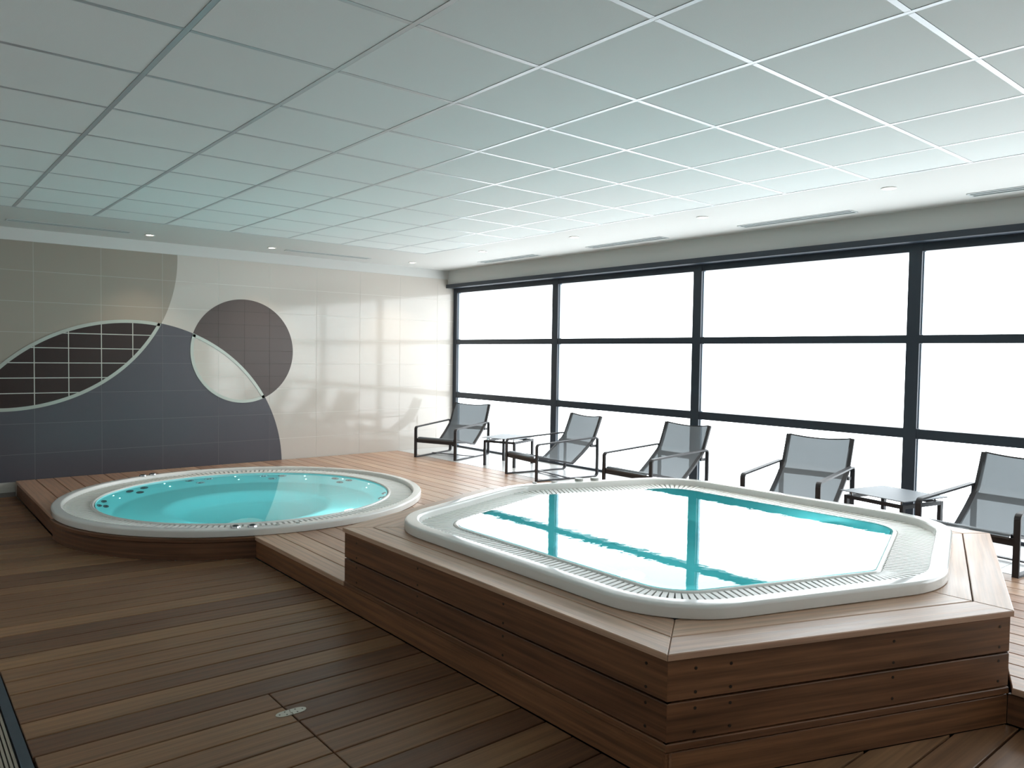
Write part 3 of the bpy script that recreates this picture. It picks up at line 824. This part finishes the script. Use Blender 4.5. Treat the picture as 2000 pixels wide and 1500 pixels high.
def chair(loc, ang, label):
    t = thing('lounge_chair', label, 'chair', loc, ang, 'low mesh lounge chairs in a row along the windows')
    def part(name, key, build, m, y=0.0, parent=t, smooth=False):
        if key not in chair_meshes:
            V, F = build(); o = recalc(obj(name, V, F, m, None, smooth)); chair_meshes[key] = o.data
        else:
            o = bpy.data.objects.new(name, chair_meshes[key]); COL.objects.link(o)
        o.parent = parent; o.location = (0, y, 0); return o
    bw, bt, cr = 0.038, 0.014, 0.032
    hh = bt / 2
    for s in (-1, 1):
        y = s * (CWD / 2 - bw / 2)
        part('leg', 'fl', lambda: ribbon([(0, 0.0), (0, CHF - cr - hh)], bw, bt), 'cframe', y)
        sl = math.atan2(CHR - CHF, CD)
        part('armrest', 'ar', lambda: ribbon(arc((-cr, CHF - cr - hh), cr, 0, pi / 2 - sl, 5) + arc((-CD + cr, CHR - cr - hh), cr, pi / 2 - sl, pi, 6), bw, bt), 'cframe', y)
        part('leg', 'rl', lambda: ribbon([(-CD, CHR - cr - hh), (-CD, cr + hh)], bw, bt), 'cframe', y)
        part('runner', 'ru', lambda: ribbon(arc((-CD + cr, cr + hh), cr, pi, 1.5 * pi, 5) + [(-0.008, hh)], bw, bt), 'cframe', y)
        part('sling_rail', 'sr', lambda: ribbon([(-0.03, 0.243), (-0.25, 0.207)] + arc((-0.455, 0.193), 0.030, 1.62 * pi, 1.28 * pi, 4) [:1] + [(-0.478, 0.160), (-0.50, 0.173), (-0.62, 0.268), (-0.745, 0.380), (-0.772, 0.415), (-0.785, 0.445), (-0.83, 0.555), (-0.868, 0.657)], 0.036, 0.020), 'cframe', s * 0.270)
        part('bracket', 'bk', lambda: ribbon([(-0.715, 0.338), (-CD, 0.338)], 0.016, 0.026), 'cframe', s * 0.290)
        part('pivot_screw', 'pv', lambda: (lambda mb: (mb.v, mb.f))(MB().box((-0.030, -0.008, 0.225), (-0.010, 0.008, 0.243))), 'chrome', s * 0.283)
    bar = lambda x0, z0, x1, z1, hw: (lambda mb: (mb.v, mb.f))(MB().box((x0, -hw, z0), (x1, hw, z1)))
    part('front_rail', 'fr', lambda: bar(-0.020, 0.190, -0.004, 0.236, CWD / 2 - bw), 'cframe')
    part('base_bar', 'bb', lambda: bar(-0.420, 0.011, -0.385, 0.020, CWD / 2 - 0.002), 'cframe')
    part('back_bar', 'cb', lambda: bar(-0.752, 0.325, -0.738, 0.372, 0.285), 'cframe')
    def sling():
        prof = [(-0.012, 0.222), (0.006, 0.232), (0.010, 0.246), (0.000, 0.260), (-0.035, 0.262), (-0.15, 0.240), (-0.30, 0.200), (-0.43, 0.172), (-0.465, 0.168), (-0.492, 0.178), (-0.62, 0.278), (-0.735, 0.385), (-0.763, 0.425), (-0.815, 0.55), (-0.862, 0.66)]
        V = []; F = []; ny = 9
        for k, (x, z) in enumerate(prof):
            for j in range(ny):
                u = -1 + 2 * j / (ny - 1); sag = (1 - u * u)
                top = max(0, (k - 10) / 4)
                V.append((x - 0.012 * sag * (1 if k > 8 else 0) - 0.010 * sag * top, 0.262 * u, z - 0.016 * sag * (1 if 4 < k < 9 else 0.1) - 0.018 * sag * (1 if k == len(prof) - 1 else 0)))
        for k in range(len(prof) - 1):
            for j in range(ny - 1):
                F.append((k * ny + j, k * ny + j + 1, (k + 1) * ny + j + 1, (k + 1) * ny + j))
        return V, F
    sl_ = part('sling', 'sl', sling, 'sling', smooth=True)
    def hem():
        V = []; F = []; ny = 13
        for j in range(ny):
            u = -1 + 2 * j / (ny - 1); sag = 1 - u * u
            x = -0.862 - 0.022 * sag; z = 0.66 - 0.0215 * sag
            V += [(x - 0.004, 0.262 * u, z - 0.006), (x + 0.004, 0.262 * u, z - 0.006), (x + 0.003, 0.262 * u, z + 0.004), (x - 0.005, 0.262 * u, z + 0.004)]
        for j in range(ny - 1):
            for a in range(4):
                b = (a + 1) % 4; F.append((4 * j + a, 4 * j + b, 4 * j + 4 + b, 4 * j + 4 + a))
        return V, F
    part('top_hem', 'hm', hem, 'cframe', parent=sl_)
    return t
def near(x, y, k=0.9764): return (CAM.x + (x - CAM.x) * k, CAM.y + (y - CAM.y) * k, ZD)
for (x, y, a), lab in zip([(5.208, 5.155, 201.3), (5.155, 3.39, 172.1), (5.226, 1.913, 177.9), (5.249, 0.318, 188.9), (5.223, -1.053, 175.2)],
    ['charcoal mesh lounge chair turned in the corner beside the tiled mural wall',
     'charcoal mesh lounge chair sharing a side table with the chair in the mural corner',
     'charcoal mesh lounge chair in the middle of the row with no side table beside it',
     'charcoal mesh lounge chair behind the angular spa, on the mural side of its table',
     'charcoal mesh lounge chair ending the row beside the platform, farthest from the mural']):
    chair(near(x, y), math.radians(a), lab)

# ------------------------------------------------------------------ side tables
def side_table(loc, ang, sx, sy, label):
    t = thing('side_table', label, 'table', (loc[0], loc[1], ZD), ang, 'small low side tables between the lounge chairs')
    h = 0.335; hx, hy = sx / 2, sy / 2
    mb = MB(); mb.box((-hx, -hy, h - 0.006), (hx, hy, h)); mb.obj('table_top', 'tabletop', t)
    lx, ly = hx - 0.035, hy - 0.035; b = 0.014
    for ax, ay in ((-1, -1), (-1, 1), (1, -1), (1, 1)):
        MB().prism([(ax * lx - b, ay * ly - b), (ax * lx + b, ay * ly - b), (ax * lx + b, ay * ly + b), (ax * lx - b, ay * ly + b)], 0, h - 0.034).obj('leg', 'cframe', t)
        MB().cyl((ax * (lx - 0.025), ay * (ly - 0.025)), 0.007, h - 0.036, h - 0.006, 10).obj('spacer', 'chrome', t)
    for s in (-1, 1):
        MB().box((-lx + b, s * ly - 0.013, h - 0.060), (lx - b, s * ly + 0.013, h - 0.034)).obj('frame_bar', 'cframe', t)
        MB().box((s * lx - 0.013, -ly + b, h - 0.060), (s * lx + 0.013, ly - b, h - 0.034)).obj('frame_bar', 'cframe', t)
    return t
side_table((5.565, 4.10), math.radians(21.5), 0.53, 0.47, 'grey side table between the corner lounge chair and its neighbour near the mural wall')
side_table((5.515, -0.455), math.radians(-12), 0.50, 0.53, 'grey side table between the two lounge chairs behind the angular spa')

# ------------------------------------------------------------------ downlights and air vents
def downlight(x, y, label, watts):
    t = thing('downlight', label, 'ceiling light', (x, y, ZC), 0, 'recessed ceiling downlights')
    mb = MB(); n = 24
    V = []; F = []
    for r, z in ((0.050, -0.001), (0.050, -0.005), (0.036, -0.006), (0.034, 0.0)):
        V += [(r * math.cos(2 * pi * i / n), r * math.sin(2 * pi * i / n), z) for i in range(n)]
    for k in range(3):
        for i in range(n): j = (i + 1) % n; F.append((k * n + i, k * n + j, (k + 1) * n + j, (k + 1) * n + i))
    recalc(obj('lamp_ring', V, F, 'lampring', t))
    MB().cyl((0, 0), 0.034, -0.003, -0.0005, 20).obj('lamp_lens', 'lamp', t)
    ld = bpy.data.lights.new('downlight_beam', 'SPOT'); ld.energy = watts; ld.color = (1.0, 0.80, 0.58); ld.spot_size = math.radians(95); ld.spot_blend = 0.7; ld.shadow_soft_size = 0.03
    lo = bpy.data.objects.new('downlight_beam', ld); COL.objects.link(lo); lo.parent = t; lo.location = (0, 0, -0.012)
for x, lab in ((1.87, 'lit round downlight past the end of the first long slot vent above the mural'),
               (3.16, 'lit round downlight above the mural between the two long slot vents'), (5.03, 'lit round downlight in the corner of the plaster soffit')):
    downlight(x, 5.46, lab, LAMP_WATTS)
for y, lab in ((3.957, 'lit round downlight in the window soffit beside the slot vent next to the corner'), (2.472, 'lit round downlight beside the slot vent above the second window from the corner'),
               (0.95, 'lit round downlight beside the slot vent above the third window from the corner'), (-0.575, 'lit round downlight between the slot vents above the third and fourth windows from the corner')):
    downlight(5.015, y, lab, LAMP_WATTS)
def vent(a, b, w, label):
    a = Vector(a); b = Vector(b); c = (a + b) / 2; L = (b - a).length; ang = math.atan2(b.y - a.y, b.x - a.x)
    t = thing('slot_vent', label, 'air vent', (c.x, c.y, ZC), ang, 'long slot vents in the plaster soffit')
    hx, hw = L / 2, w / 2
    for s in (-1, 1):
        MB().box((-hx, s * hw - 0.009, -0.004), (hx, s * hw + 0.009, 0.0)).obj('vent_edge', 'vent', t)
        MB().box((s * hx - 0.008 , -hw + 0.009, -0.004), (s * hx + 0.008, hw - 0.009, 0.0)).obj('vent_end', 'vent', t)
    MB().box((-hx + 0.008, -0.010, -0.0035), (hx - 0.008, 0.010, 0.0)).obj('centre_bar', 'vent', t)
    for s in (-1, 1):
        MB().box((-hx + 0.008, min(s * 0.010, s * (hw - 0.009)), -0.0012), (hx - 0.008, max(s * 0.010, s * (hw - 0.009)), 0.0)).obj('vent_slot', 'ventdark', t)
vent((0.64, 5.43), (1.68, 5.43), 0.11, 'long slot vent above the taupe half of the mural')
vent((3.36, 5.52), (4.43, 5.52), 0.11, 'long slot vent above the cream half of the mural')
for y0, y1, lab in ((4.79, 3.73, 'long slot vent above the window next to the room corner'), (2.87, 1.85, 'long slot vent above the second window from the room corner'),
                    (0.99, -0.03, 'long slot vent above the third window from the room corner'), (-0.86, -1.90, 'long slot vent above the fourth window from the room corner')):
    vent((5.64, y0), (5.64, y1), 0.12, lab)

# ------------------------------------------------------------------ deck hatch hinge and entrance mat
hg = thing('hatch_hinge', 'oval stainless steel hinge set flush in the dark deck hatch joint', 'hinge', (0.995, -0.040, 0.0), math.radians(-2))
for s in (-1, 1):
    n = 10; pts = [(s * 0.0012, -0.024)] + [(s * (0.026 + 0.038 * math.sin(pi * i / n)), -0.024 * math.cos(pi * i / n)) for i in range(n + 1)] + [(s * 0.0012, 0.024)]
    pl = MB().prism(ccw(clean(pts)), 0.0002, 0.0022).obj('hinge_leaf', 'steel', hg)
    for x, y in ((0.022, 0.013), (0.022, -0.013), (0.048, 0.0)):
        MB().cyl((s * x, y), 0.0036, 0.0022, 0.0027, 8).obj('hinge_screw', 'screw', pl)
MB().box((-0.004, -0.008, 0.0022), (0.004, 0.008, 0.0034)).obj('hinge_knuckle', 'steel', hg)
mt = thing('floor_mat', 'ribbed grey entrance mat in a blued steel frame sunk beside the deck boards', 'floor mat', (0, 0, 0))
x0, x1, y0, y1 = -0.9, MATX - 0.002, MATY0 + 0.02, MATY1 - 0.02
MB().box((x1 - 0.036, y0, -0.02), (x1, y1, 0.003)).obj('frame_bar', 'matframe', mt)
MB().box((x0, y1 - 0.036, -0.02), (x1 - 0.036, y1, 0.003)).obj('frame_bar', 'matframe', mt)
MB().box((x0, y0, -0.026), (x1 - 0.036, y1 - 0.036, -0.010)).obj('mat_base', 'matbase', mt)
k = 0; x = x1 - 0.042
while x > x0 + 0.012 and k < 60:
    MB().box((x - 0.0085, y0, -0.010), (x, y1 - 0.040, -0.001)).obj('mat_rib', 'matrib', mt); x -= 0.0135; k += 1
